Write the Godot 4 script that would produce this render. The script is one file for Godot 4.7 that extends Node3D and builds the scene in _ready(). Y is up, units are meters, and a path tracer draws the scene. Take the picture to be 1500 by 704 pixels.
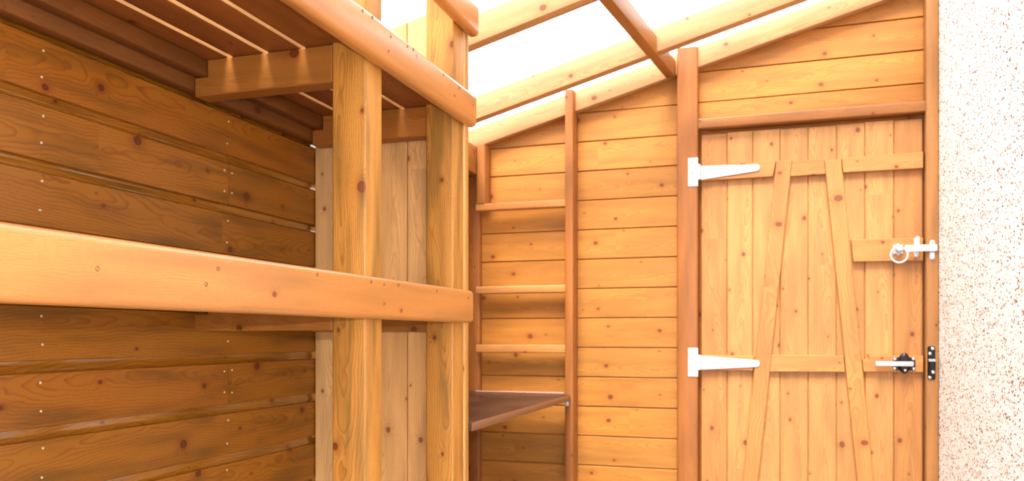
extends Node3D
# A lean-to timber store against a pebble-dashed house wall: open rafters, shelving on the left, a ledged door ahead.
# Units are metres, y up; the camera stands at the origin, the floor is at FLOOR.

const FLOOR := -1.10
const WALL_L := -1.245        # inner face of the boarded wall on the left
const HOUSE := 0.545          # face of the house wall on the right
const BACK := -3.25           # inner face of the end wall ahead
const ROOF_A := 1.1136        # underside of the rafters: y = ROOF_A + ROOF_S * x
const ROOF_S := 0.2658
const TEX_L := 2.048          # metres of wood along the grain in the grain texture
const STRIPS := 8
const TW := 2048
const TH := 1024

var rng := RandomNumberGenerator.new()
var grain: ImageTexture
var grain_bold: ImageTexture      # the same grain with more contrast, for the dark stain
var mats := {}
var used := {}

func _ready():
	rng.seed = 20517
	# ---- camera, sky, exposure
	var cam := Camera3D.new()
	cam.name = "camera"
	cam.projection = Camera3D.PROJECTION_FRUSTUM
	cam.near = 0.05
	cam.far = 200.0
	cam.size = 0.05 * 704.0 / 1190.0
	cam.frustum_offset = Vector2(0, 0.05 * (491.5 - 352.0) / 1190.0)
	cam.rotation.y = deg_to_rad(18.04)
	var optics := CameraAttributesPhysical.new()     # an 18 mm lens at f/4, focused on the near posts
	optics.exposure_aperture = 4.0
	optics.frustum_focal_length = 18.0
	optics.frustum_focus_distance = 1.5
	cam.attributes = optics
	add_child(cam)
	cam.current = true
	var we := WorldEnvironment.new()
	we.name = "world_environment"
	var env := Environment.new()
	var sky := Sky.new()
	var sm := ProceduralSkyMaterial.new()
	sm.sky_top_color = Color(0.97, 0.985, 1.0)
	sm.sky_horizon_color = Color(1.0, 1.0, 1.0)
	sm.ground_horizon_color = Color(0.62, 0.62, 0.60)
	sm.ground_bottom_color = Color(0.42, 0.42, 0.40)
	sm.sky_curve = 0.3
	sky.sky_material = sm
	env.background_mode = Environment.BG_SKY
	env.sky = sky
	env.tonemap_mode = Environment.TONE_MAPPER_LINEAR
	env.tonemap_exposure = 3.8
	env.sdfgi_enabled = true
	env.ssao_enabled = true
	env.ssil_enabled = true
	we.environment = env
	add_child(we)
	var sun := DirectionalLight3D.new()
	sun.name = "hazy_sun"
	sun.light_energy = 0.7
	sun.light_color = Color(1.0, 0.97, 0.92)
	sun.light_angular_distance = 25.0
	sun.rotation_degrees = Vector3(-56, -4, 0)
	sun.shadow_enabled = true
	add_child(sun)
	# the camera's own flash, a hand's breadth above the lens: it throws the shadow of the middle rail on the wall
	var flash := OmniLight3D.new()
	flash.name = "camera_flash"
	flash.position = Vector3(0.0, 0.074, 0.0)
	flash.light_energy = 0.34
	flash.light_color = Color(1.0, 0.98, 0.96)
	flash.light_size = 0.012
	flash.omni_range = 12.0
	flash.omni_attenuation = 2.0
	flash.shadow_enabled = true
	add_child(flash)

	make_grain()
	make_materials()
	build_setting()
	build_roof()
	build_door()
	build_shelving()
	build_corner()
	build_fittings()

# ------------------------------------------------------------------ wood grain
func make_grain():
	var n := FastNoiseLite.new()
	n.seed = 7
	n.frequency = 0.016
	n.fractal_octaves = 3
	var warp_img := n.get_image(1024, TH)                 # warps the rings
	warp_img.resize(TW, TH, Image.INTERPOLATE_BILINEAR)
	n.seed = 31
	n.frequency = 0.16
	n.fractal_octaves = 3
	var fibre_img := n.get_image(96, TH)                   # long thin fibres
	fibre_img.resize(TW, TH, Image.INTERPOLATE_CUBIC)
	n.seed = 77
	n.frequency = 0.02
	var tone_img := n.get_image(256, TH)                    # slow changes of tone
	tone_img.resize(TW, TH, Image.INTERPOLATE_BILINEAR)
	for im in [warp_img, fibre_img, tone_img]:
		im.convert(Image.FORMAT_L8)
	var warp := warp_img.get_data()
	var fibre := fibre_img.get_data()
	var tone := tone_img.get_data()
	var lut := PackedByteArray()
	lut.resize(1025)
	for i in 1025:
		lut[i] = int(round(Color(i / 1024.0, 0, 0).linear_to_srgb().r * 255.0))
	var r2 := RandomNumberGenerator.new()
	r2.seed = 99
	var hs := []
	var ys := []
	var knots := []
	for s in STRIPS:
		var straight: bool = s >= 6
		var h := PackedFloat32Array()
		var yc := PackedFloat32Array()
		h.resize(TW)
		yc.resize(TW)
		var p := [r2.randf() * TAU, r2.randf() * TAU, r2.randf() * TAU, r2.randf() * TAU, r2.randf() * TAU]
		for x in TW:
			var u := TAU * x / TW
			if straight:
				h[x] = 0.03
				yc[x] = 0.17 + 0.008 * sin(u + p[0]) + 0.004 * sin(2 * u + p[1])
			else:
				h[x] = 0.020 + 0.013 * sin(u + p[0]) + 0.006 * sin(2 * u + p[1]) + 0.003 * sin(5 * u + p[2])
				yc[x] = 0.022 * sin(u + p[3]) + 0.010 * sin(2 * u + p[4])
		hs.append(h)
		ys.append(yc)
		var list := []
		var count: int = 3 if straight else 10
		for k in count:
			list.append([(k + r2.randf() * 0.8) / count * TEX_L, r2.randf_range(-0.052, 0.052), (r2.randf_range(0.0028, 0.0045) if straight else 0.0022 + 0.0066 * pow(r2.randf(), 2.4)), r2.randf_range(0.7, 1.4)])
		knots.append(list)
	var rows := []
	rows.resize(TH)
	var rows_soft := []
	rows_soft.resize(TH)
	var task := WorkerThreadPool.add_group_task(func(row): rows_soft[row] = grain_row(row, warp, fibre, tone, lut, hs, ys, knots, 0.72, rows), TH)
	WorkerThreadPool.wait_for_group_task_completion(task)
	var data := PackedByteArray()
	for row in TH:
		data.append_array(rows[row])
	grain_bold = ImageTexture.create_from_image(Image.create_from_data(TW, TH, false, Image.FORMAT_RGB8, data))
	var soft := PackedByteArray()
	for row in TH:
		soft.append_array(rows_soft[row])
	grain = ImageTexture.create_from_image(Image.create_from_data(TW, TH, false, Image.FORMAT_RGB8, soft))

func grain_row(row: int, warp: PackedByteArray, fibre: PackedByteArray, tone: PackedByteArray, lut: PackedByteArray, hs: Array, ys: Array, knots: Array, soften: float, bold: Array) -> PackedByteArray:
	var out := PackedByteArray()
	out.resize(TW * 3)
	var strong := PackedByteArray()
	strong.resize(TW * 3)
	var s := row * STRIPS / TH
	var per := TH / STRIPS
	var y := ((row % per) + 0.5) / per * 0.128 - 0.064
	var h: PackedFloat32Array = hs[s]
	var yc: PackedFloat32Array = ys[s]
	var ring := 0.0052 if s < 6 else 0.0034
	# what the knots of this strip do to this row
	var push := PackedFloat32Array()
	push.resize(TW)
	var dark := PackedFloat32Array()
	dark.resize(TW)
	var core := PackedFloat32Array()
	core.resize(TW)
	for k in knots[s]:
		var kr: float = k[2]
		var dy: float = y - k[1]
		var reach := kr * 11.0
		var x0 := int((k[0] - reach) * TW / TEX_L)
		var x1 := int((k[0] + reach) * TW / TEX_L)
		for xi in range(x0, x1):
			var dx: float = (xi + 0.5) * TEX_L / TW - k[0]
			var i := posmod(xi, TW)
			var q := dx * dx / (kr * kr * 11.0) + dy * dy / (kr * kr * 4.2)
			if q < 6.0:
				var e := exp(-q)
				push[i] += e * k[3] * 4.2
				dark[i] = maxf(dark[i], e)
			var d := sqrt(dx * dx / 1.5 + dy * dy) / kr
			if d < 1.25:
				core[i] = maxf(core[i], 1.25 - d)
	var base := row * TW
	for x in TW:
		var w := (warp[base + x] - 128) * 0.0000135
		var f := (fibre[base + x] - 128) / 128.0
		var t := (tone[base + x] - 128) / 128.0
		var dyy := y - yc[x]
		var phase := (sqrt(dyy * dyy + h[x] * h[x]) + w * 2.2) / ring + push[x]
		var fr := phase - floorf(phase)
		var late := 0.0
		if fr > 0.30:
			late = (fr - 0.30) / 0.62
			if late > 1.0:
				late = maxf(0.0, 1.0 - (late - 1.0) * 9.0)
			late = late * late
		var a := clampf(late * (0.60 + 0.34 * t) + f * 0.17 + 0.05, 0.0, 1.0)
		var lum := 1.0 + 0.34 * t + 0.07 * f
		var kd := dark[x]
		a = clampf(a + kd * 0.16, 0.0, 1.0)
		var r := (0.93 - 0.34 * a) * lum
		var g := (0.90 - 0.48 * a) * lum
		var b := (0.86 - 0.60 * a) * lum
		r *= 1.0 - 0.20 * kd
		g *= 1.0 - 0.32 * kd
		b *= 1.0 - 0.42 * kd
		var c := core[x]
		var inner := 0.0
		var shade := 1.0
		if c > 0.0:
			inner = clampf(c * 4.0, 0.0, 1.0)
			shade = (0.72 if c < 0.42 else 1.0) * (0.88 + 0.12 * sin(c * 26.0))
		strong[x * 3] = lut[clampi(int(lerpf(0.84 + (r - 0.84) * 1.65, 0.40 * shade, inner) * 1024.0), 0, 1024)]
		strong[x * 3 + 1] = lut[clampi(int(lerpf(0.78 + (g - 0.78) * 1.40, 0.21 * shade, inner) * 1024.0), 0, 1024)]
		strong[x * 3 + 2] = lut[clampi(int(lerpf(0.72 + (b - 0.72) * 1.25, 0.16 * shade, inner) * 1024.0), 0, 1024)]
		out[x * 3] = lut[clampi(int(lerpf(0.84 + (r - 0.84) * soften, 0.44 * shade, inner) * 1024.0), 0, 1024)]
		out[x * 3 + 1] = lut[clampi(int(lerpf(0.78 + (g - 0.78) * soften, 0.26 * shade, inner) * 1024.0), 0, 1024)]
		out[x * 3 + 2] = lut[clampi(int(lerpf(0.72 + (b - 0.72) * soften, 0.20 * shade, inner) * 1024.0), 0, 1024)]
	bold[row] = strong
	return out

func wood(key: String, r: float, g: float, b: float, rough: float, variants := 4, spread := 0.10):
	var list := []
	for i in variants:
		var m := StandardMaterial3D.new()
		m.resource_name = key
		var k := 1.0 + rng.randf_range(-spread, spread)
		var hue := rng.randf_range(-0.06, 0.06)
		m.albedo_color = Color(minf(1.0, r * k), minf(1.0, g * k * (1.0 + hue)), minf(1.0, b * k * (1.0 + hue * 2.0))).linear_to_srgb()
		m.albedo_texture = grain
		m.roughness = rough
		m.metallic_specular = 0.5
		list.append(m)
	mats[key] = list

func plain(key: String, c: Color, rough: float, metal := 0.0):
	var m := StandardMaterial3D.new()
	m.resource_name = key
	m.albedo_color = c
	m.roughness = rough
	m.metallic = metal
	mats[key] = [m]

func pick(key: String) -> Material:
	return mats[key][rng.randi() % mats[key].size()]

func make_materials():
	wood("amber", 0.31, 0.108, 0.006, 0.42, 5, 0.12)          # the glossy dark stain of the left wall
	wood("honey", 0.51, 0.215, 0.036, 0.5, 5, 0.12)            # end wall boards
	wood("door", 0.56, 0.268, 0.085, 0.55, 5, 0.08)             # door boards
	wood("ledge", 0.57, 0.258, 0.078, 0.5, 3, 0.05)
	wood("stud", 0.36, 0.132, 0.028, 0.45, 3, 0.06)  # reddish studs and door post
	wood("post", 0.55, 0.262, 0.052, 0.45, 3, 0.05)
	wood("jamb", 0.42, 0.19, 0.055, 0.5, 1, 0.02)
	wood("rail", 0.51, 0.205, 0.050, 0.33, 2, 0.03)
	wood("slat", 0.27, 0.082, 0.013, 0.5, 3, 0.06)
	wood("bearer", 0.40, 0.150, 0.024, 0.45, 3, 0.06)
	wood("ledger", 0.19, 0.066, 0.010, 0.5, 3, 0.06)
	wood("rafter", 0.55, 0.30, 0.135, 0.5, 3, 0.05)
	wood("bare", 0.88, 0.54, 0.23, 0.6, 3, 0.08)    # paler boards of the cross wall; also the skylight painted on slat edges
	for m in mats["rail"]:
		m.clearcoat_enabled = true
		m.clearcoat = 0.7
		m.clearcoat_roughness = 0.2
	for m in mats["post"]:
		m.albedo_texture = grain_bold
	for m in mats["amber"]:
		m.albedo_texture = grain_bold
	wood("amber_cove", 0.30, 0.118, 0.010, 0.16, 2, 0.05)     # the planed cove of each board, smoother than its sawn face
	for m in mats["amber_cove"]:
		m.albedo_texture = grain_bold
		m.metallic_specular = 0.7
		m.clearcoat_enabled = true
		m.clearcoat = 1.0
		m.clearcoat_roughness = 0.10
	plain("zinc", Color(0.80, 0.81, 0.83), 0.45, 0.15)
	plain("steel", Color(0.86, 0.88, 0.92), 0.22, 0.75)
	plain("brass", Color(0.80, 0.72, 0.45), 0.4, 0.4)
	plain("bronze", Color(0.42, 0.30, 0.14), 0.35, 0.5)
	plain("black", Color(0.035, 0.04, 0.05), 0.30, 0.0)
	plain("nail", Color(0.80, 0.77, 0.66), 0.35, 0.0)
	plain("stone_white", Color(1, 1, 1), 0.8)
	mats["stone_white"][0].vertex_color_use_as_albedo = true
	mats["render"] = [noisy(Color(0.95, 0.945, 0.935), Color(0.985, 0.98, 0.975), 0.08, 3, 9.0, 0.85)]
	mats["concrete"] = [noisy(Color(0.50, 0.48, 0.45), Color(0.68, 0.66, 0.62), 0.02, 5, 0.8, 0.85)]
	# brown marbled worktop laminate
	var m := StandardMaterial3D.new()
	m.resource_name = "worktop"
	m.roughness = 0.34
	m.metallic_specular = 0.5
	var nt := NoiseTexture2D.new()
	nt.width = 512
	nt.height = 512
	var n := FastNoiseLite.new()
	n.seed = 5
	n.frequency = 0.006
	n.fractal_octaves = 4
	n.domain_warp_enabled = true
	n.domain_warp_amplitude = 60.0
	nt.noise = n
	var g := Gradient.new()
	g.set_color(0, Color(0.17, 0.10, 0.08))
	g.set_color(1, Color(0.34, 0.23, 0.20))
	nt.color_ramp = g
	m.albedo_texture = nt
	m.uv1_triplanar = true
	m.uv1_world_triplanar = true
	m.uv1_scale = Vector3(1.3, 1.3, 1.3)
	mats["worktop"] = [m]
	plain("worktop_edge", Color(0.52, 0.36, 0.25), 0.5)
	plain("pale_pink", Color(0.70, 0.53, 0.48), 0.4)  # pale pink of the strip along the back of the worktop

func noisy(a: Color, b: Color, freq: float, oct: int, scale: float, rough: float) -> StandardMaterial3D:
	var m := StandardMaterial3D.new()
	m.roughness = rough
	var nt := NoiseTexture2D.new()
	nt.width = 512
	nt.height = 512
	nt.seamless = true
	var n := FastNoiseLite.new()
	n.seed = 12
	n.frequency = freq
	n.fractal_octaves = oct
	nt.noise = n
	var g := Gradient.new()
	g.set_color(0, a)
	g.set_color(1, b)
	nt.color_ramp = g
	m.albedo_texture = nt
	m.uv1_triplanar = true
	m.uv1_world_triplanar = true
	m.uv1_scale = Vector3(scale, scale, scale)
	return m

# ------------------------------------------------------------------ nodes
func numbered(called: String) -> String:
	used[called] = used.get(called, 0) + 1
	return called if used[called] == 1 else "%s_%03d" % [called, used[called] - 1]

func tag(o: Node3D, label: String, category := "", group := "", kind := ""):
	o.set_meta("label", label)
	if category:
		o.set_meta("category", category)
	if group:
		o.set_meta("group", group)
	if kind:
		o.set_meta("kind", kind)

func root(called: String, where: Vector3, label: String, category: String, kind := "", group := "") -> Node3D:
	var o := Node3D.new()
	o.name = called
	add_child(o, true)
	o.position = where
	tag(o, label, category, group, kind)
	return o

func mesh(called: String, m: Mesh, mat: Material, parent: Node3D, at: Transform3D) -> MeshInstance3D:
	var o := MeshInstance3D.new()
	o.name = called if parent != self and parent.get_node_or_null(called) == null else called + "_001"
	if parent.get_node_or_null(NodePath(o.name)) != null:
		var k := 1
		while parent.get_node_or_null("%s_%03d" % [called, k]) != null:
			k += 1
		o.name = "%s_%03d" % [called, k]
	o.mesh = m
	o.material_override = mat
	parent.add_child(o, true)
	o.global_transform = at
	return o

# a length of timber with the profile (a, b) swept from one point to another; a_dir is where the profile's a axis points
func timber(called: String, parent: Node3D, from: Vector3, to: Vector3, a_dir: Vector3, profile: PackedVector2Array, key: String, strip := -1, mat: Material = null) -> MeshInstance3D:
	var ex := (to - from).normalized()
	var ea := (a_dir - ex * a_dir.dot(ex)).normalized()
	var eb := ex.cross(ea)
	var at := Transform3D(Basis(ex, ea, eb), (from + to) * 0.5)
	return mesh(called, prism(profile, from.distance_to(to), strip), mat if mat else pick(key), parent, at)

# the same for a plain length of sawn timber that fills the box lo .. hi; grain along axis
func stick(called: String, parent: Node3D, lo: Vector3, hi: Vector3, axis: int, key: String, r := 0.004, seg := 2, strip := -1) -> MeshInstance3D:
	var c := (lo + hi) * 0.5
	var s := hi - lo
	if axis == 0:
		return timber(called, parent, Vector3(lo.x, c.y, c.z), Vector3(hi.x, c.y, c.z), Vector3.UP, rounded(s.y, s.z, r, seg), key, strip)
	if axis == 1:
		return timber(called, parent, Vector3(c.x, lo.y, c.z), Vector3(c.x, hi.y, c.z), Vector3.RIGHT, rounded(s.x, s.z, r, seg), key, strip)
	return timber(called, parent, Vector3(c.x, c.y, lo.z), Vector3(c.x, c.y, hi.z), Vector3.UP, rounded(s.y, s.x, r, seg), key, strip)

func rounded(w: float, t: float, r: float, seg: int) -> PackedVector2Array:
	var p := PackedVector2Array()
	var a := w * 0.5 - r
	var b := t * 0.5 - r
	var cs := [Vector2(a, b), Vector2(-a, b), Vector2(-a, -b), Vector2(a, -b)]
	for q in 4:
		for i in seg + 1:
			var an := (q + float(i) / seg) * PI / 2.0
			p.append(cs[q] + Vector2(cos(an), sin(an)) * r)
	return p

func strip_uv(along: float, across: float, strip: int, off: float, squeeze: float) -> Vector2:
	return Vector2(along / TEX_L + off, (strip + 0.5 + clampf(across * squeeze / 0.128, -0.46, 0.46)) / STRIPS)

func prism(profile: PackedVector2Array, length: float, strip := -1, cove_from := -1, cove_to := -1) -> ArrayMesh:
	var n := profile.size()
	var main := strip if strip >= 0 else rng.randi() % 6
	var side := 6 + rng.randi() % 2
	var off := rng.randf()
	var lo := profile[0]
	var hi := profile[0]
	for q in profile:
		lo = lo.min(q)
		hi = hi.max(q)
	var mid := (lo + hi) * 0.5
	var ka := minf(1.0, 0.116 / maxf(hi.x - lo.x, 0.001))
	var kb := minf(1.0, 0.116 / maxf(hi.y - lo.y, 0.001))
	var flip := -1.0 if rng.randf() < 0.5 else 1.0
	var en := []
	for i in n:
		var d := profile[(i + 1) % n] - profile[i]
		en.append(Vector2(d.y, -d.x).normalized())
	var body := SurfaceTool.new()
	body.begin(Mesh.PRIMITIVE_TRIANGLES)
	var smooth := SurfaceTool.new()
	smooth.begin(Mesh.PRIMITIVE_TRIANGLES)
	var hl := length * 0.5
	for i in n:
		var p := profile[i]
		var q := profile[(i + 1) % n]
		if p.distance_to(q) < 0.00005:
			continue
		var st := smooth if i >= cove_from and i < cove_to else body
		var e: Vector2 = en[i]
		var ep: Vector2 = en[(i + n - 1) % n]
		var eq: Vector2 = en[(i + 1) % n]
		var np: Vector2 = (e + ep).normalized() if e.dot(ep) > 0.68 else e
		var nq: Vector2 = (e + eq).normalized() if e.dot(eq) > 0.68 else e
		var broad: bool = absf(e.y) >= absf(e.x) * 0.9
		var vp: float = (p.x - mid.x) * flip if broad else p.y - mid.y
		var vq: float = (q.x - mid.x) * flip if broad else q.y - mid.y
		var s: int = main if broad else side
		if hi.y - lo.y > hi.x - lo.x:
			s = side if broad else main
		var k := ka if broad else kb
		var v := [Vector3(-hl, p.x, p.y), Vector3(hl, p.x, p.y), Vector3(hl, q.x, q.y), Vector3(-hl, q.x, q.y)]
		var nn := [np, np, nq, nq]
		var vv := [vp, vp, vq, vq]
		for j in [0, 1, 2, 0, 2, 3]:
			st.set_normal(Vector3(0, nn[j].x, nn[j].y))
			st.set_uv(strip_uv(v[j].x, vv[j], s, off, k))
			st.add_vertex(v[j])
	var tri := Geometry2D.triangulate_polygon(profile)
	for end in [-1.0, 1.0]:
		for t in range(0, tri.size(), 3):
			var o := [tri[t], tri[t + 1], tri[t + 2]]
			var area := (profile[o[1]] - profile[o[0]]).cross(profile[o[2]] - profile[o[0]])
			if (area > 0.0) == (end > 0.0):
				o.reverse()
			for j in o:
				body.set_normal(Vector3(end, 0, 0))
				body.set_uv(strip_uv((profile[j].y) * 0.25, profile[j].x * 0.4, side, off, 1.0))
				body.add_vertex(Vector3(end * hl, profile[j].x, profile[j].y))
	var out := body.commit()
	return smooth.commit(out) if cove_to > cove_from else out

# a board cut to an outline (x along the grain, y across), front face at z = 0, thickness t; rings = [inset, depth] from front to back
func board(outline: PackedVector2Array, rings: Array, strip := -1) -> ArrayMesh:
	var main := strip if strip >= 0 else rng.randi() % 6
	var off := rng.randf()
	var pts := outline
	if Geometry2D.is_polygon_clockwise(pts):
		pts.reverse()
	var n := pts.size()
	var lo := pts[0]
	var hi := pts[0]
	for q in pts:
		lo = lo.min(q)
		hi = hi.max(q)
	var mid := (lo + hi) * 0.5
	var k := minf(1.0, 0.116 / maxf(hi.y - lo.y, 0.001))
	var loops := []
	for ring in rings:
		loops.append(inset(pts, ring[0]))
	var st := SurfaceTool.new()
	st.begin(Mesh.PRIMITIVE_TRIANGLES)
	for r in rings.size() - 1:
		for i in n:
			var j := (i + 1) % n
			var v := [Vector3(loops[r][i].x, loops[r][i].y, -rings[r][1]), Vector3(loops[r][j].x, loops[r][j].y, -rings[r][1]), Vector3(loops[r + 1][j].x, loops[r + 1][j].y, -rings[r + 1][1]), Vector3(loops[r + 1][i].x, loops[r + 1][i].y, -rings[r + 1][1])]
			var nn: Vector3 = (v[1] - v[0]).cross(v[0] - v[3]).normalized()
			for m in [0, 1, 2, 0, 2, 3]:
				st.set_normal(nn)
				st.set_uv(strip_uv(v[m].x, v[m].y - mid.y + v[m].z * 0.5, main, off, k))
				st.add_vertex(v[m])
	var tri := Geometry2D.triangulate_polygon(pts)
	for face in [0, rings.size() - 1]:
		var up: bool = face == 0
		for t in range(0, tri.size(), 3):
			var o := [tri[t], tri[t + 1], tri[t + 2]]
			var area := (pts[o[1]] - pts[o[0]]).cross(pts[o[2]] - pts[o[0]])
			if (area > 0.0) == up:
				o.reverse()
			for j in o:
				var q: Vector2 = loops[face][j]
				st.set_normal(Vector3(0, 0, 1 if up else -1))
				st.set_uv(strip_uv(q.x, q.y - mid.y, main, off, k))
				st.add_vertex(Vector3(q.x, q.y, -rings[face][1]))
	return st.commit()

func inset(pts: PackedVector2Array, d: float) -> PackedVector2Array:
	if d == 0.0:
		return pts
	var out := PackedVector2Array()
	var n := pts.size()
	for i in n:
		var d0 := (pts[i] - pts[(i + n - 1) % n]).normalized()
		var d1 := (pts[(i + 1) % n] - pts[i]).normalized()
		var n0 := Vector2(-d0.y, d0.x)
		var n1 := Vector2(-d1.y, d1.x)
		var m := n0 + n1
		out.append(pts[i] + m * (d / maxf(0.2, 1.0 + n0.dot(n1))))
	return out

func rect(x0: float, y0: float, x1: float, y1: float) -> PackedVector2Array:
	return PackedVector2Array([Vector2(x0, y0), Vector2(x1, y0), Vector2(x1, y1), Vector2(x0, y1)])

# a board whose outline is given in world x, y on the plane z (facing +z); grain along x, or along y when upright
func facing(called: String, parent: Node3D, outline: PackedVector2Array, z: float, rings: Array, key: String, upright := false, strip := -1) -> MeshInstance3D:
	var c := Vector2.ZERO
	for q in outline:
		c += q
	c /= outline.size()
	var local := PackedVector2Array()
	for q in outline:
		var d := q - c
		local.append(Vector2(d.y, -d.x) if upright else d)
	var b := Basis(Vector3.UP, Vector3.LEFT, Vector3.BACK) if upright else Basis.IDENTITY
	return mesh(called, board(local, rings, strip), pick(key), parent, Transform3D(b, Vector3(c.x, c.y, z)))

# ------------------------------------------------------------------ small shapes
func lathe(points: Array, sides := 20, axis := Vector3.BACK) -> ArrayMesh:
	# points: [radius, height along axis]
	var st := SurfaceTool.new()
	st.begin(Mesh.PRIMITIVE_TRIANGLES)
	var b := Basis(Quaternion(Vector3.UP, axis))
	for i in points.size() - 1:
		for k in sides:
			var a0 := TAU * k / sides
			var a1 := TAU * (k + 1) / sides
			var q := [ring_pt(points[i], a0), ring_pt(points[i], a1), ring_pt(points[i + 1], a1), ring_pt(points[i + 1], a0)]
			var d := Vector2(points[i + 1][0] - points[i][0], points[i + 1][1] - points[i][1])
			for m in [0, 2, 1, 0, 3, 2]:
				var an := a0 if m == 0 or m == 3 else a1
				st.set_normal((b * Vector3(-cos(an) * d.y, d.x, -sin(an) * d.y)).normalized())
				st.set_uv(Vector2(0, 0))
				st.add_vertex(b * q[m])
	return st.commit()

func ring_pt(p: Array, a: float) -> Vector3:
	return Vector3(cos(a) * p[0], p[1], sin(a) * p[0])

func torus(r: float, t: float) -> TorusMesh:
	var m := TorusMesh.new()
	m.inner_radius = r - t
	m.outer_radius = r + t
	m.rings = 32
	m.ring_segments = 10
	return m

func at(x: float, y: float, z: float) -> Transform3D:
	return Transform3D(Basis.IDENTITY, Vector3(x, y, z))

func screw(parent: Node3D, x: float, y: float, z: float, r: float, key: String, called := "screw"):
	mesh(called, lathe([[0.0001, r * 0.7], [r * 0.55, r * 0.6], [r, 0.0004], [r, -0.001]], 10), pick(key), parent, at(x, y, z))

# ------------------------------------------------------------------ the setting
func roof_y(x: float) -> float:
	return ROOF_A + ROOF_S * x

func build_setting():
	var fl := root("floor", Vector3(-0.35, FLOOR, -0.2), "grey concrete floor slab under the timber store", "floor", "structure")
	var slab := BoxMesh.new()
	slab.size = Vector3(2.4, 0.12, 7.2)
	mesh("slab", slab, pick("concrete"), fl, at(-0.35, FLOOR - 0.06, -0.1))

	# left wall: shiplap boards with a cove along the top edge, lapped under the board above
	var left := root("wall_left", Vector3(WALL_L, FLOOR, -1.2), "dark amber stained shiplap wall of horizontal boards behind the shelving", "wall", "structure")
	var cove := PackedVector2Array([Vector2(0.009, -0.018), Vector2(0.1265, -0.018), Vector2(0.1265, -0.0105), Vector2(0.119, -0.0098)])
	for i in range(1, 8):
		var t := i / 7.0 * PI / 2.0
		cove.append(Vector2(0.119 - 0.023 * sin(t), -0.0098 * cos(t)))
	cove.append_array(PackedVector2Array([Vector2(0.0014, 0.0), Vector2(0.0002, -0.0014), Vector2(0.0002, -0.0105), Vector2(0.009, -0.0105)]))
	for k in range(-12, 4):
		var y := 0.313 + 0.119 * k
		var prof := cove
		if k == -12:
			prof = PackedVector2Array()
			for q in cove:
				prof.append(Vector2(maxf(q.x, FLOOR - y), q.y))
		var cuts := [[0.98, -3.29]]
		if posmod(k, 4) == 0:
			cuts = [[0.98, -1.634], [-1.636, -3.29]]
		elif posmod(k, 4) == 2:
			cuts = [[0.98, -0.42], [-0.422, -3.29]]
		for c in cuts:
			var pl := mesh("plank", prism(prof, c[0] - c[1], (k * 5 + 60 + int(c[0] < 0.0) * 2) % 6, 3, 10), null, left, Transform3D(Basis(Vector3.FORWARD, Vector3.UP, Vector3.RIGHT), Vector3(WALL_L, y, (c[0] + c[1]) * 0.5)))
			pl.set_surface_override_material(0, pick("amber"))
			pl.set_surface_override_material(1, pick("amber_cove"))
	stick("wall_plate", left, Vector3(WALL_L - 0.018, 0.672, -3.20), Vector3(-1.19, 0.79, 0.98), 2, "stud", 0.004)
	var heads := MultiMesh.new()
	heads.transform_format = MultiMesh.TRANSFORM_3D
	heads.mesh = lathe([[0.0001, 0.0016], [0.0016, 0.0013], [0.0024, 0.0002], [0.0024, -0.001]], 8, Vector3.RIGHT)
	var spots := []
	for k in range(-8, 4):
		for dy in [0.028, 0.079]:
			var y: float = 0.313 + 0.119 * k + dy
			spots.append(Vector3(WALL_L + 0.0005, y + rng.randf_range(-0.003, 0.003), -1.116 + rng.randf_range(-0.004, 0.004)))
			if posmod(k, 4) == 0:
				spots.append(Vector3(WALL_L + 0.0005, y + rng.randf_range(-0.002, 0.002), -1.648))
				spots.append(Vector3(WALL_L + 0.0005, y + rng.randf_range(-0.002, 0.002), -1.620))
			else:
				spots.append(Vector3(WALL_L + 0.0005, y + rng.randf_range(-0.003, 0.003), -1.634 + rng.randf_range(-0.006, 0.006)))
	heads.instance_count = spots.size()
	for i in spots.size():
		heads.set_instance_transform(i, Transform3D(Basis.IDENTITY, spots[i]))
	var hn := MultiMeshInstance3D.new()
	hn.name = "nail_heads"
	hn.multimesh = heads
	hn.material_override = pick("nail")
	hn.set_meta("kind", "stuff")
	left.add_child(hn)
	hn.global_transform = Transform3D.IDENTITY

	# end wall ahead
	var back := root("wall_back", Vector3(-0.35, FLOOR, BACK), "honey coloured wall of horizontal boards beside and above the plank door", "wall", "structure")
	var rings := [[0.0042, 0.0], [0.0018, 0.0026], [0.0018, 0.010], [0.0, 0.010], [0.0, 0.018]]
	var roof := PackedVector2Array([Vector2(-1.5, -2), Vector2(0.8, -2), Vector2(0.8, roof_y(0.8) + 0.05), Vector2(-1.5, roof_y(-1.5) + 0.05)])
	for k in range(-15, 6):
		var y0 := 0.672 + 0.12 * k
		var y1 := y0 + 0.12
		y0 = maxf(y0, FLOOR)
		var x1 := -0.33 if y1 <= 0.80 else HOUSE - 0.002
		for piece in Geometry2D.intersect_polygons(rect(-1.262, y0, x1, y1), roof):
			var pl := facing("plank", back, piece, BACK, rings, "honey", false, posmod(k * 7 + 1, 6))
			pl.position.z += rng.randf_range(-0.0012, 0.0012)
	var st := rounded(0.034, 0.075, 0.004, 2)
	timber("stud", back, Vector3(-0.791, FLOOR, -3.2065), Vector3(-0.791, 0.985, -3.2065), Vector3.RIGHT, rounded(0.034, 0.083, 0.004, 2), "stud")
	stick("corner_batten", back, Vector3(WALL_L + 0.001, FLOOR, BACK + 0.001), Vector3(-1.192, 0.67, BACK + 0.035), 1, "stud")
	stick("stud", back, Vector3(-1.189, 0.5495, BACK + 0.001), Vector3(-1.152, 0.795, -3.172), 1, "stud")
	# door post, head rail and jamb
	stick("door_post", back, Vector3(-0.367, FLOOR, BACK - 0.018), Vector3(-0.288, 1.112, -3.188), 1, "stud", 0.007, 3)
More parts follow.
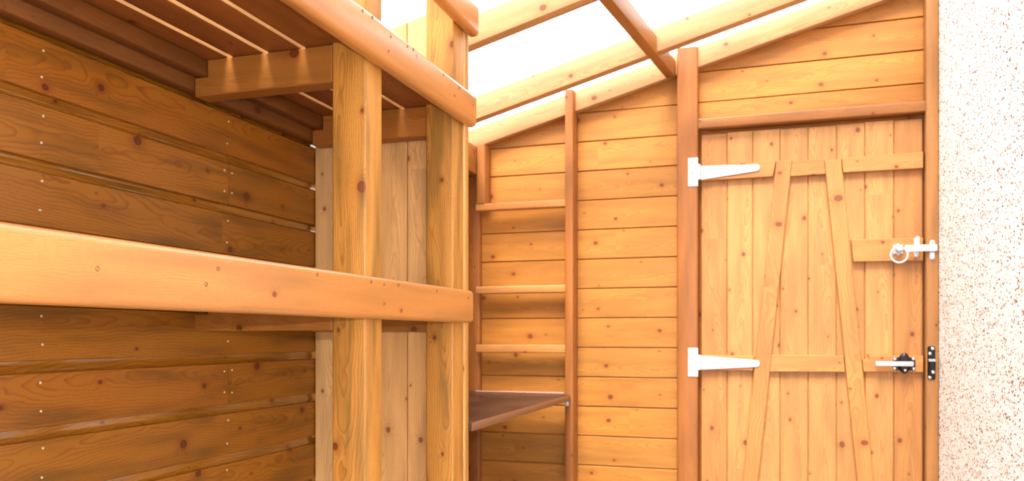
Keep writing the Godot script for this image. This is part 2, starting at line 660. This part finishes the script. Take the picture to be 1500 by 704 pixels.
	stick("head_rail", back, Vector3(-0.2875, 0.797, BACK + 0.001), Vector3(0.5028, 0.836, -3.198), 0, "stud", 0.005, 3)
	stick("jamb", back, Vector3(0.503, FLOOR, BACK + 0.001), Vector3(HOUSE - 0.002, 1.245, -3.185), 1, "jamb", 0.004)

	stick("added_stop", back, Vector3(-0.2879, FLOOR, BACK - 0.018), Vector3(-0.250, 0.80, BACK + 0.0065), 1, "stud", 0.001, 1)  # unseen strips, added to keep sky light out of the door gaps
	stick("added_stop", back, Vector3(0.470, FLOOR, BACK - 0.018), Vector3(HOUSE - 0.002, 0.795, BACK + 0.0005), 1, "stud", 0.001, 1)
	stick("added_stop", back, Vector3(-0.25, 0.762, BACK - 0.018), Vector3(0.47, 0.7965, BACK + 0.0065), 0, "stud", 0.001, 1)

	# cross wall that closes the end of the shelving: upright boards
	var mid := root("wall_middle", Vector3(-1.02, FLOOR, -2.03), "pale upright boards closing the far end of the shelving", "wall", "structure")
	var edges := [WALL_L + 0.001, -1.153, -1.055, -0.957, -0.859, -0.7935]
	for i in edges.size() - 1:
		var pl := facing("plank", mid, PackedVector2Array([Vector2(edges[i], FLOOR), Vector2(edges[i + 1], FLOOR), Vector2(edges[i + 1], roof_y(edges[i + 1]) - 0.004), Vector2(edges[i], roof_y(edges[i]) - 0.004)]), -2.0135, [[0.0034, 0.0], [0.0012, 0.0024], [0.0012, 0.008], [0.0, 0.008], [0.0, 0.018]], "bare", true)
		pl.position.z -= rng.randf_range(0.0, 0.0015)
	stick("end_stud", mid, Vector3(-0.835, FLOOR, -2.057), Vector3(-0.7925, roof_y(-0.835) - 0.003, -2.0325), 1, "post")

	# house wall on the right: render with a spar dash of small stones
	var house := root("wall_right", Vector3(HOUSE + 0.1, FLOOR, -1.2), "white pebble-dashed house wall with brown and cream stone chips", "wall", "structure")
	var hb := BoxMesh.new()
	hb.size = Vector3(0.2, 3.3, 6.8)
	mesh("render_coat", hb, pick("render"), house, at(HOUSE + 0.1, FLOOR - 0.05 + 1.65, 0.1))
	dash(house)

func dash(parent: Node3D):
	var kinds := [Color(0.985, 0.98, 0.97), Color(0.92, 0.89, 0.83), Color(0.70, 0.54, 0.40), Color(0.38, 0.28, 0.23), Color(0.70, 0.54, 0.50), Color(0.50, 0.48, 0.47)]
	var odds := [0.62, 0.78, 0.91, 0.945, 0.98, 1.01]
	var st := SurfaceTool.new()
	st.begin(Mesh.PRIMITIVE_TRIANGLES)
	var r3 := RandomNumberGenerator.new()
	r3.seed = 4
	var ring := []
	for k in 5:
		var a := TAU * k / 5.0
		ring.append(Vector3(0.15 + r3.randf_range(-0.1, 0.25), cos(a), sin(a)) * r3.randf_range(0.8, 1.1))
	for k in 5:
		var p: Vector3 = ring[k]
		var q: Vector3 = ring[(k + 1) % 5]
		var tip := Vector3(-0.55, 0.12, -0.08)
		st.add_vertex(tip)
		st.add_vertex(q)
		st.add_vertex(p)
	st.generate_normals()
	var m := st.commit()
	var mm := MultiMesh.new()
	mm.transform_format = MultiMesh.TRANSFORM_3D
	mm.use_colors = true
	mm.mesh = m
	var z0 := BACK - 0.02
	var z1 := 0.3
	var y0 := FLOOR
	var y1 := 1.7
	var step := 0.0078
	var nz := int((z1 - z0) / step)
	var ny := int((y1 - y0) / step)
	mm.instance_count = nz * ny
	var i := 0
	for a in nz:
		for b in ny:
			var s := r3.randf_range(0.0026, 0.0060)
			var basis := Basis(Vector3.RIGHT, r3.randf() * TAU) * Basis.from_scale(Vector3(s * r3.randf_range(0.5, 1.0), s, s * r3.randf_range(0.6, 1.0)))
			mm.set_instance_transform(i, Transform3D(basis, Vector3(HOUSE - 0.0004, y0 + (b + r3.randf_range(0.0, 1.0)) * step, z0 + (a + r3.randf_range(0.0, 1.0)) * step)))
			var u := r3.randf()
			var kind := 0
			while u > odds[kind]:
				kind += 1
			var c: Color = kinds[kind]
			mm.set_instance_color(i, c.srgb_to_linear())
			i += 1
	var o := MultiMeshInstance3D.new()
	o.name = "stone_chips"
	o.multimesh = mm
	o.material_override = pick("stone_white")
	o.set_meta("kind", "stuff")
	parent.add_child(o)
	o.global_transform = Transform3D.IDENTITY

# ------------------------------------------------------------------ roof timbers
func rafter(parent: Node3D, zf: float, h: float, t: float, x0 := -1.30, x1 := HOUSE - 0.002):
	var c := sqrt(1.0 + ROOF_S * ROOF_S)
	var up := Vector3(-ROOF_S, 1.0, 0).normalized()
	var a := Vector3(x0, roof_y(x0), zf - t * 0.5) + up * (h / c) * 0.5
	var b := Vector3(x1, roof_y(x1), zf - t * 0.5) + up * (h / c) * 0.5
	timber("rafter", parent, a, b, up, rounded(h / c, t, 0.003, 2), "rafter")

func build_roof():
	var ceil := root("ceiling", Vector3(-0.35, 1.0, -1.2), "open sloping roof of pale rafters with white sky between", "roof", "structure")
	rafter(ceil, -3.206, 0.082, 0.042)
	for z in [-2.90, -2.30, -1.70, -1.10, -0.50, 0.10, 0.70]:
		rafter(ceil, z, 0.088, 0.045)
	# bridging piece that runs from the door post back under the rafters
	var a := Vector3(-0.392, roof_y(-0.392) + 0.029, -3.205)
	var b := Vector3(-0.482, roof_y(-0.482) + 0.029, -2.304)
	timber("bridging_piece", ceil, a, b, Vector3.UP, rounded(0.066, 0.037, 0.003, 2), "stud")

# ------------------------------------------------------------------ the door
func build_door():
	var zb := -3.226
	var zl := -3.205
	var door := root("door_1", Vector3(0.113, FLOOR, zb), "ledged and braced plank door of upright honey coloured boards", "door", "structure")
	var xs := [-0.279, -0.181, -0.0865, 0.0118, 0.1118, 0.2105, 0.307, 0.4035, 0.4985]
	for i in 8:
		var top := 0.781 + rng.randf_range(-0.002, 0.002)
		var p := facing("plank", door, rect(xs[i], FLOOR + 0.03, xs[i + 1], top), zb, [[0.0034, 0.0], [0.0009, 0.0026], [0.0009, 0.0065], [0.0, 0.0065], [0.0, 0.016]], "door", true, (i * 5 + 1) % 6)
		p.position.z -= rng.randf_range(0.0, 0.0008)
	var lr := [[0.002, 0.0], [0.0, 0.002], [0.0, 0.0205]]
	# ledges, let in between the braces
	facing("ledge", door, PackedVector2Array([Vector2(-0.276, 0.598), Vector2(-0.0135, 0.598), Vector2(-0.0025, 0.656), Vector2(-0.276, 0.655)]), zl, lr, "ledge")
	facing("ledge", door, PackedVector2Array([Vector2(0.049, 0.595), Vector2(0.172, 0.596), Vector2(0.1665, 0.653), Vector2(0.055, 0.653)]), zl, lr, "ledge")
	facing("ledge", door, PackedVector2Array([Vector2(0.2325, 0.5975), Vector2(0.497, 0.597), Vector2(0.497, 0.656), Vector2(0.2265, 0.652)]), zl, lr, "ledge")
	facing("ledge", door, PackedVector2Array([Vector2(0.2665, 0.270), Vector2(0.497, 0.267), Vector2(0.497, 0.349), Vector2(0.2585, 0.352)]), zl, lr, "ledge")
	facing("ledge", door, PackedVector2Array([Vector2(-0.276, -0.132), Vector2(-0.0855, -0.132), Vector2(-0.080, -0.075), Vector2(-0.276, -0.075)]), zl, lr, "ledge")
	facing("ledge", door, PackedVector2Array([Vector2(-0.0245, -0.135), Vector2(0.239, -0.133), Vector2(0.2335, -0.073), Vector2(-0.0185, -0.071)]), zl, lr, "ledge")
	facing("ledge", door, PackedVector2Array([Vector2(0.3005, -0.131), Vector2(0.497, -0.130), Vector2(0.497, -0.072), Vector2(0.319, -0.072), Vector2(0.317, -0.086), Vector2(0.2965, -0.086)]), zl, lr, "ledge")
	facing("ledge", door, PackedVector2Array([Vector2(-0.276, -0.85), Vector2(0.497, -0.85), Vector2(0.497, -0.79), Vector2(-0.276, -0.79)]), zl, lr, "ledge")
	facing("brace", door, PackedVector2Array([Vector2(-0.1465, -0.785), Vector2(-0.0895, -0.785), Vector2(0.0545, 0.656), Vector2(-0.0005, 0.656)]), zl + 0.0015, lr, "ledge", true)
	facing("brace", door, PackedVector2Array([Vector2(0.304, -0.785), Vector2(0.359, -0.785), Vector2(0.225, 0.646), Vector2(0.168, 0.646)]), zl + 0.0015, lr, "ledge", true)
	hinge(door, 0.629, 0.627, 0.634)
	hinge(door, -0.1015, -0.1035, -0.1045)
	ring_latch(door)
	night_bolt(door)

func hinge(door: Node3D, yp: float, y0: float, y1: float):
	var h := Node3D.new()
	h.name = "strap_hinge" if door.get_node_or_null("strap_hinge") == null else "strap_hinge_001"
	door.add_child(h)
	h.set_meta("label", "white metal tee hinge with a long tapering strap")
	h.global_position = Vector3(-0.284, yp, -3.19)
	var ms := [[0.0008, 0.0], [0.0, 0.0008], [0.0, 0.003]]
	facing("plate", h, rect(-0.3245, yp - 0.055, -0.2865, yp + 0.055), -3.1845, ms, "zinc")
	var s := PackedVector2Array([Vector2(-0.279, y0 - 0.027), Vector2(-0.072, y1 - 0.013)])
	for i in range(1, 6):
		var t := -PI / 2 + PI * i / 6.0
		s.append(Vector2(-0.072 + 0.012 * cos(t), y1 + 0.013 * sin(t)))
	s.append_array(PackedVector2Array([Vector2(-0.072, y1 + 0.013), Vector2(-0.279, y0 + 0.027)]))
	facing("strap", h, s, -3.1995, ms, "zinc")
	mesh("knuckle", lathe([[0.0001, 0.029], [0.0052, 0.029], [0.0052, -0.029], [0.0001, -0.029]], 12, Vector3.UP), pick("zinc"), h, at(-0.2825, yp, -3.1868))
	for q in [Vector2(-0.309, 0.038), Vector2(-0.311, -0.002), Vector2(-0.308, -0.04)]:
		screw(h, q.x, yp + q.y, -3.1842, 0.0034, "brass")
	for x in [-0.22, -0.15, -0.09]:
		screw(h, x, lerpf(y0, y1, (x + 0.279) / 0.207), -3.199, 0.0032, "zinc")

func ring_latch(door: Node3D):
	var l := Node3D.new()
	l.name = "ring_latch"
	door.add_child(l)
	l.set_meta("label", "white metal ring gate latch with a flat bar across to the jamb")
	l.global_position = Vector3(0.415, 0.308, -3.204)
	# scalloped rose
	var rose := PackedVector2Array()
	for i in 48:
		var a := TAU * i / 48.0
		rose.append(Vector2(0.4145, 0.309) + Vector2(cos(a), sin(a)) * (0.0205 + 0.0024 * cos(a * 8.0)))
	facing("rose", l, rose, -3.1975, [[0.004, 0.0], [0.001, 0.0025], [0.0, 0.0045], [0.0, 0.0075]], "zinc")
	mesh("boss", lathe([[0.0001, 0.014], [0.006, 0.013], [0.0105, 0.008], [0.012, 0.0], [0.012, -0.002]], 20), pick("zinc"), l, at(0.4145, 0.309, -3.1975))
	mesh("spindle", lathe([[0.0001, 0.026], [0.0068, 0.0255], [0.0085, 0.023], [0.0085, 0.0]], 16), pick("zinc"), l, at(0.4145, 0.309, -3.1950))
	mesh("ring", torus(0.0275, 0.0037), pick("zinc"), l, Transform3D(Basis(Vector3.RIGHT, PI / 2 - 0.12), Vector3(0.4145, 0.287, -3.172)))
	facing("bar", l, rounded_at(0.4845, 0.3095, 0.104, 0.0235, 0.004), -3.1715, [[0.001, 0.0], [0.0, 0.001], [0.0, 0.005]], "zinc")
	var kp := rounded_at(0.4745, 0.3155, 0.0165, 0.073, 0.008)
	facing("keeper_plate", l, kp, -3.2015, [[0.001, 0.0], [0.0, 0.001], [0.0, 0.0035]], "zinc")
	facing("keeper_loop", l, rounded_at(0.4745, 0.325, 0.0150, 0.054, 0.006), -3.1775, [[0.0015, 0.0], [0.0, 0.0015], [0.0, 0.0033]], "zinc")
	screw(l, 0.4745, 0.346, -3.1775, 0.004, "steel")
	screw(l, 0.4745, 0.286, -3.2013, 0.004, "steel")

func rounded_at(x: float, y: float, w: float, h: float, r: float) -> PackedVector2Array:
	var p := rounded(w, h, minf(r, minf(w, h) * 0.499), 4)
	for i in p.size():
		p[i] += Vector2(x, y)
	return p

func night_bolt(door: Node3D):
	var l := Node3D.new()
	l.name = "bolt_lock"
	door.add_child(l)
	l.set_meta("label", "black round bolt lock with a bright lever bar and four bright screws")
	l.global_position = Vector3(0.435, -0.1, -3.205)
	facing("case", l, rounded_at(0.4345, -0.1005, 0.072, 0.046, 0.006), -3.1985, [[0.002, 0.0], [0.0, 0.002], [0.0, 0.006]], "black")
	var drum := PackedVector2Array()
	for i in 40:
		var a := TAU * i / 40.0
		drum.append(Vector2(0.4345, -0.098) + Vector2(cos(a) * 0.021, sin(a) * 0.0365))
	facing("drum", l, drum, -3.189, [[0.008, 0.0], [0.003, 0.003], [0.0, 0.009], [0.0, 0.0155]], "black")
	facing("lever", l, rounded_at(0.4005, -0.100, 0.126, 0.0175, 0.004), -3.179, [[0.002, 0.0], [0.0, 0.002], [0.0, 0.010]], "steel")
	for q in [Vector2(0.404, -0.0835), Vector2(0.4645, -0.0825), Vector2(0.404, -0.1175), Vector2(0.4655, -0.1175)]:
		screw(l, q.x, q.y, -3.1983, 0.0062, "steel")
	screw(l, 0.4365, -0.123, -3.1895, 0.005, "steel")

# ------------------------------------------------------------------ shelving on the left
func build_shelving():
	var u := root("shelf_unit", Vector3(-1.0, FLOOR, -1.0), "tall orange-stained timber shelving with slatted shelves, rounded front rails and two posts", "shelving")
	for z in [-1.471, -1.939, -0.22]:
		var p := stick("post", u, Vector3(-0.868, FLOOR, z - 0.0735), Vector3(-0.7905, 0.884, z), 1, "post", 0.005, 3, 4 if z < -1.8 else 2)
		p.set_meta("label", "square upright post")
	for r in [[0.034, 0.119, -2.0], [0.555, 0.639, -2.024], [0.802, 0.886, -2.042]]:
		stick("front_rail", u, Vector3(-0.790, r[0], r[2]), Vector3(-0.759, r[1], 0.05), 2, "rail", 0.0115, 5, 6)
	var spots := [Vector2(0.079, -0.757), Vector2(0.096, -0.974), Vector2(0.072, -0.948), Vector2(0.106, -1.237), Vector2(0.106, -1.435), Vector2(0.104, -1.49), Vector2(0.107, -1.556), Vector2(0.065, -1.49), Vector2(0.105, -1.76), Vector2(0.098, -1.965),
		Vector2(0.626, -1.40), Vector2(0.628, -1.44), Vector2(0.618, -1.52), Vector2(0.585, -1.51), Vector2(0.625, -1.60), Vector2(0.628, -1.63), Vector2(0.625, -1.80), Vector2(0.594, -1.87), Vector2(0.622, -1.90), Vector2(0.606, -2.0)]
	var heads := MultiMesh.new()
	heads.transform_format = MultiMesh.TRANSFORM_3D
	heads.mesh = lathe([[0.0001, -0.0010], [0.0012, -0.0008], [0.0030, 0.0006], [0.0036, -0.0006]], 10, Vector3.RIGHT)
	heads.instance_count = spots.size()
	for i in spots.size():
		heads.set_instance_transform(i, Transform3D(Basis.IDENTITY, Vector3(-0.7588, spots[i].x, spots[i].y)))
	var hn := MultiMeshInstance3D.new()
	hn.name = "screw_heads"
	hn.multimesh = heads
	hn.material_override = pick("bronze")
	hn.set_meta("kind", "stuff")
	u.add_child(hn)
	hn.global_transform = Transform3D.IDENTITY
	# upper shelf, then the middle one
	for lev in [0.600, 0.085]:
		for z in [-1.473, -1.945, -0.235]:
			var h := 0.078 if lev > 0.3 else 0.074
			var br := board(PackedVector2Array([Vector2(-1.2095, lev - h), Vector2(-0.869, lev - h), Vector2(-0.869, lev - 0.0005), Vector2(-1.1765, lev - 0.0005), Vector2(-1.1765, lev - 0.037), Vector2(-1.2095, lev - 0.037)]), [[0.0025, 0.0], [0.0, 0.0025], [0.0, 0.045]])
			mesh("bearer", br, pick("bearer"), u, Transform3D(Basis.IDENTITY, Vector3(0, 0, z)))
		stick("ledger", u, Vector3(WALL_L + 0.0012, lev - (0.064 if lev > 0.3 else 0.030), -2.011), Vector3(-1.211, lev - 0.001, 0.05), 2, "ledger", 0.003)
		stick("ledger", u, Vector3(-1.2105, lev - (0.036 if lev > 0.3 else 0.030), -2.011), Vector3(-1.178, lev - 0.001, 0.05), 2, "ledger", 0.003)
		var sl := [[-1.243, -1.1265], [-1.1135, -1.0375], [-1.0245, -0.9465]]
		for s in sl:
			var sb := stick("slat", u, Vector3(s[0], lev, -2.0115), Vector3(s[1], lev + 0.014, 0.05), 2, "slat", 0.002, 2)
			# pale strips paint the skylight of the gaps onto the slat edges
			stick("skylit_edge", sb, Vector3(s[1] - 0.0002, lev + 0.001, -2.0115), Vector3(s[1] + 0.0006, lev + 0.013, 0.05), 2, "bare", 0.0002, 1)
		# the front slat is notched round the posts
		var o := PackedVector2Array()
		var g := 0.0006
		o.append(Vector2(-2.0115, -0.9335))
		for z in [-1.939, -1.471, -0.22]:
			o.append(Vector2(z - 0.0735 - g if z > -1.9 else z + g, -0.7915 if z > -1.9 else -0.869))
			if z > -1.9:
				o.append(Vector2(z - 0.0735 - g, -0.869))
				o.append(Vector2(z + g, -0.869))
			o.append(Vector2(z + g, -0.7915))
		o.append(Vector2(0.05, -0.7915))
		o.append(Vector2(0.05, -0.9335))
		o.insert(1, Vector2(-2.0115, -0.869))
		# outline is (z, x); board x -> world z, y -> world x, front -> up
		mesh("slat", board(o, [[0.001, 0.0], [0.0, 0.001], [0.0, 0.014]]), pick("slat"), u, Transform3D(Basis(Vector3(0, 0, 1), Vector3(1, 0, 0), Vector3(0, 1, 0)), Vector3(0, lev + 0.014, 0)))

# ------------------------------------------------------------------ the far corner
func build_corner():
	var rows := [[0.520, 0.549, "topmost of the three narrow shelves on the end wall, just under the short stud"], [0.175, 0.2055, "middle of the three narrow shelves on the end wall between two uprights"], [-0.0695, -0.037, "lowest of the three narrow shelves on the end wall, nearest the brown worktop"]]
	for r in rows:
		var s := root("narrow_shelf", Vector3(-1.0, r[0], BACK + 0.001), r[2], "shelf", "", "narrow shelves on the end wall")
		stick("shelf_board", s, Vector3(-1.1915, r[0], BACK + 0.0355), Vector3(-0.8085, r[1], -3.174), 0, "ledge", 0.004, 3)
	var w := root("worktop", Vector3(-1.0, -0.262, -2.65), "dark brown marbled worktop in the far corner below the narrow shelves", "worktop")
	mesh("top_board", board(PackedVector2Array([Vector2(-3.2145, -1.2425), Vector2(-2.059, -1.2425), Vector2(-2.059, -0.8085), Vector2(-2.059, -0.786), Vector2(-3.164, -0.786), Vector2(-3.164, -0.8085), Vector2(-3.164, -1.1915), Vector2(-3.2145, -1.1915)]), [[0.0015, 0.0], [0.0, 0.0015], [0.0, 0.0225], [0.001, 0.0235]]), pick("worktop"), w, Transform3D(Basis(Vector3(0, 0, 1), Vector3(1, 0, 0), Vector3(0, 1, 0)), Vector3(0, -0.235, 0)))
	stick("edge_strip", w, Vector3(-0.7858, -0.2585, -3.164), Vector3(-0.7840, -0.2355, -2.059), 2, "worktop_edge", 0.0004, 1)
	stick("back_strip", w, Vector3(-1.190, -0.2349, -3.174), Vector3(-0.8125, -0.2270, -3.1645), 0, "pale_pink", 0.003, 2)
	var b := root("corner_bracket", Vector3(-0.80, -0.28, -3.163), "small grey metal bracket under the front corner of the brown worktop", "bracket")
	stick("arm", b, Vector3(-0.8075, -0.2632, -3.1635), Vector3(-0.7915, -0.2602, -3.135), 2, "zinc", 0.0008, 1)
	stick("back_plate", b, Vector3(-0.8075, -0.2800, -3.1645), Vector3(-0.7915, -0.2602, -3.1615), 1, "zinc", 0.0008, 1)

# ------------------------------------------------------------------ fittings on the jamb
func build_fittings():
	var k := root("latch_keeper", Vector3(0.522, 0.300, -3.185), "white metal hook keeper on the jamb holding the ring latch bar", "keeper")
	facing("back_plate", k, rounded_at(0.522, 0.302, 0.0175, 0.071, 0.0085), -3.1815, [[0.001, 0.0], [0.0, 0.001], [0.0, 0.0035]], "zinc")
	facing("hook", k, rounded_at(0.522, 0.282, 0.0150, 0.026, 0.006), -3.1778, [[0.002, 0.0], [0.0, 0.002], [0.0, 0.006]], "zinc")
	screw(k, 0.522, 0.330, -3.1813, 0.0045, "steel")
	screw(k, 0.522, 0.274, -3.1776, 0.0050, "steel")
	var b := root("bolt_keep", Vector3(0.519, -0.095, -3.185), "black metal keep with bright screws on the jamb opposite the bolt lock", "keep")
	facing("case", b, rounded_at(0.519, -0.0955, 0.0245, 0.117, 0.004), -3.179, [[0.002, 0.0], [0.0, 0.002], [0.0, 0.006]], "black")
	facing("box", b, rounded_at(0.520, -0.1075, 0.0215, 0.052, 0.004), -3.169, [[0.003, 0.0], [0.0, 0.003], [0.0, 0.010]], "black")
	facing("slot_lip", b, rounded_at(0.520, -0.086, 0.0235, 0.009, 0.003), -3.167, [[0.001, 0.0], [0.0, 0.001], [0.0, 0.012]], "steel")
	for q in [Vector2(0.5225, -0.045), Vector2(0.5145, -0.063), Vector2(0.5225, -0.1275), Vector2(0.5140, -0.1465)]:
		screw(b, q.x, q.y, -3.1788 if q.y > -0.07 or q.y < -0.135 else -3.1688, 0.0062, "steel")
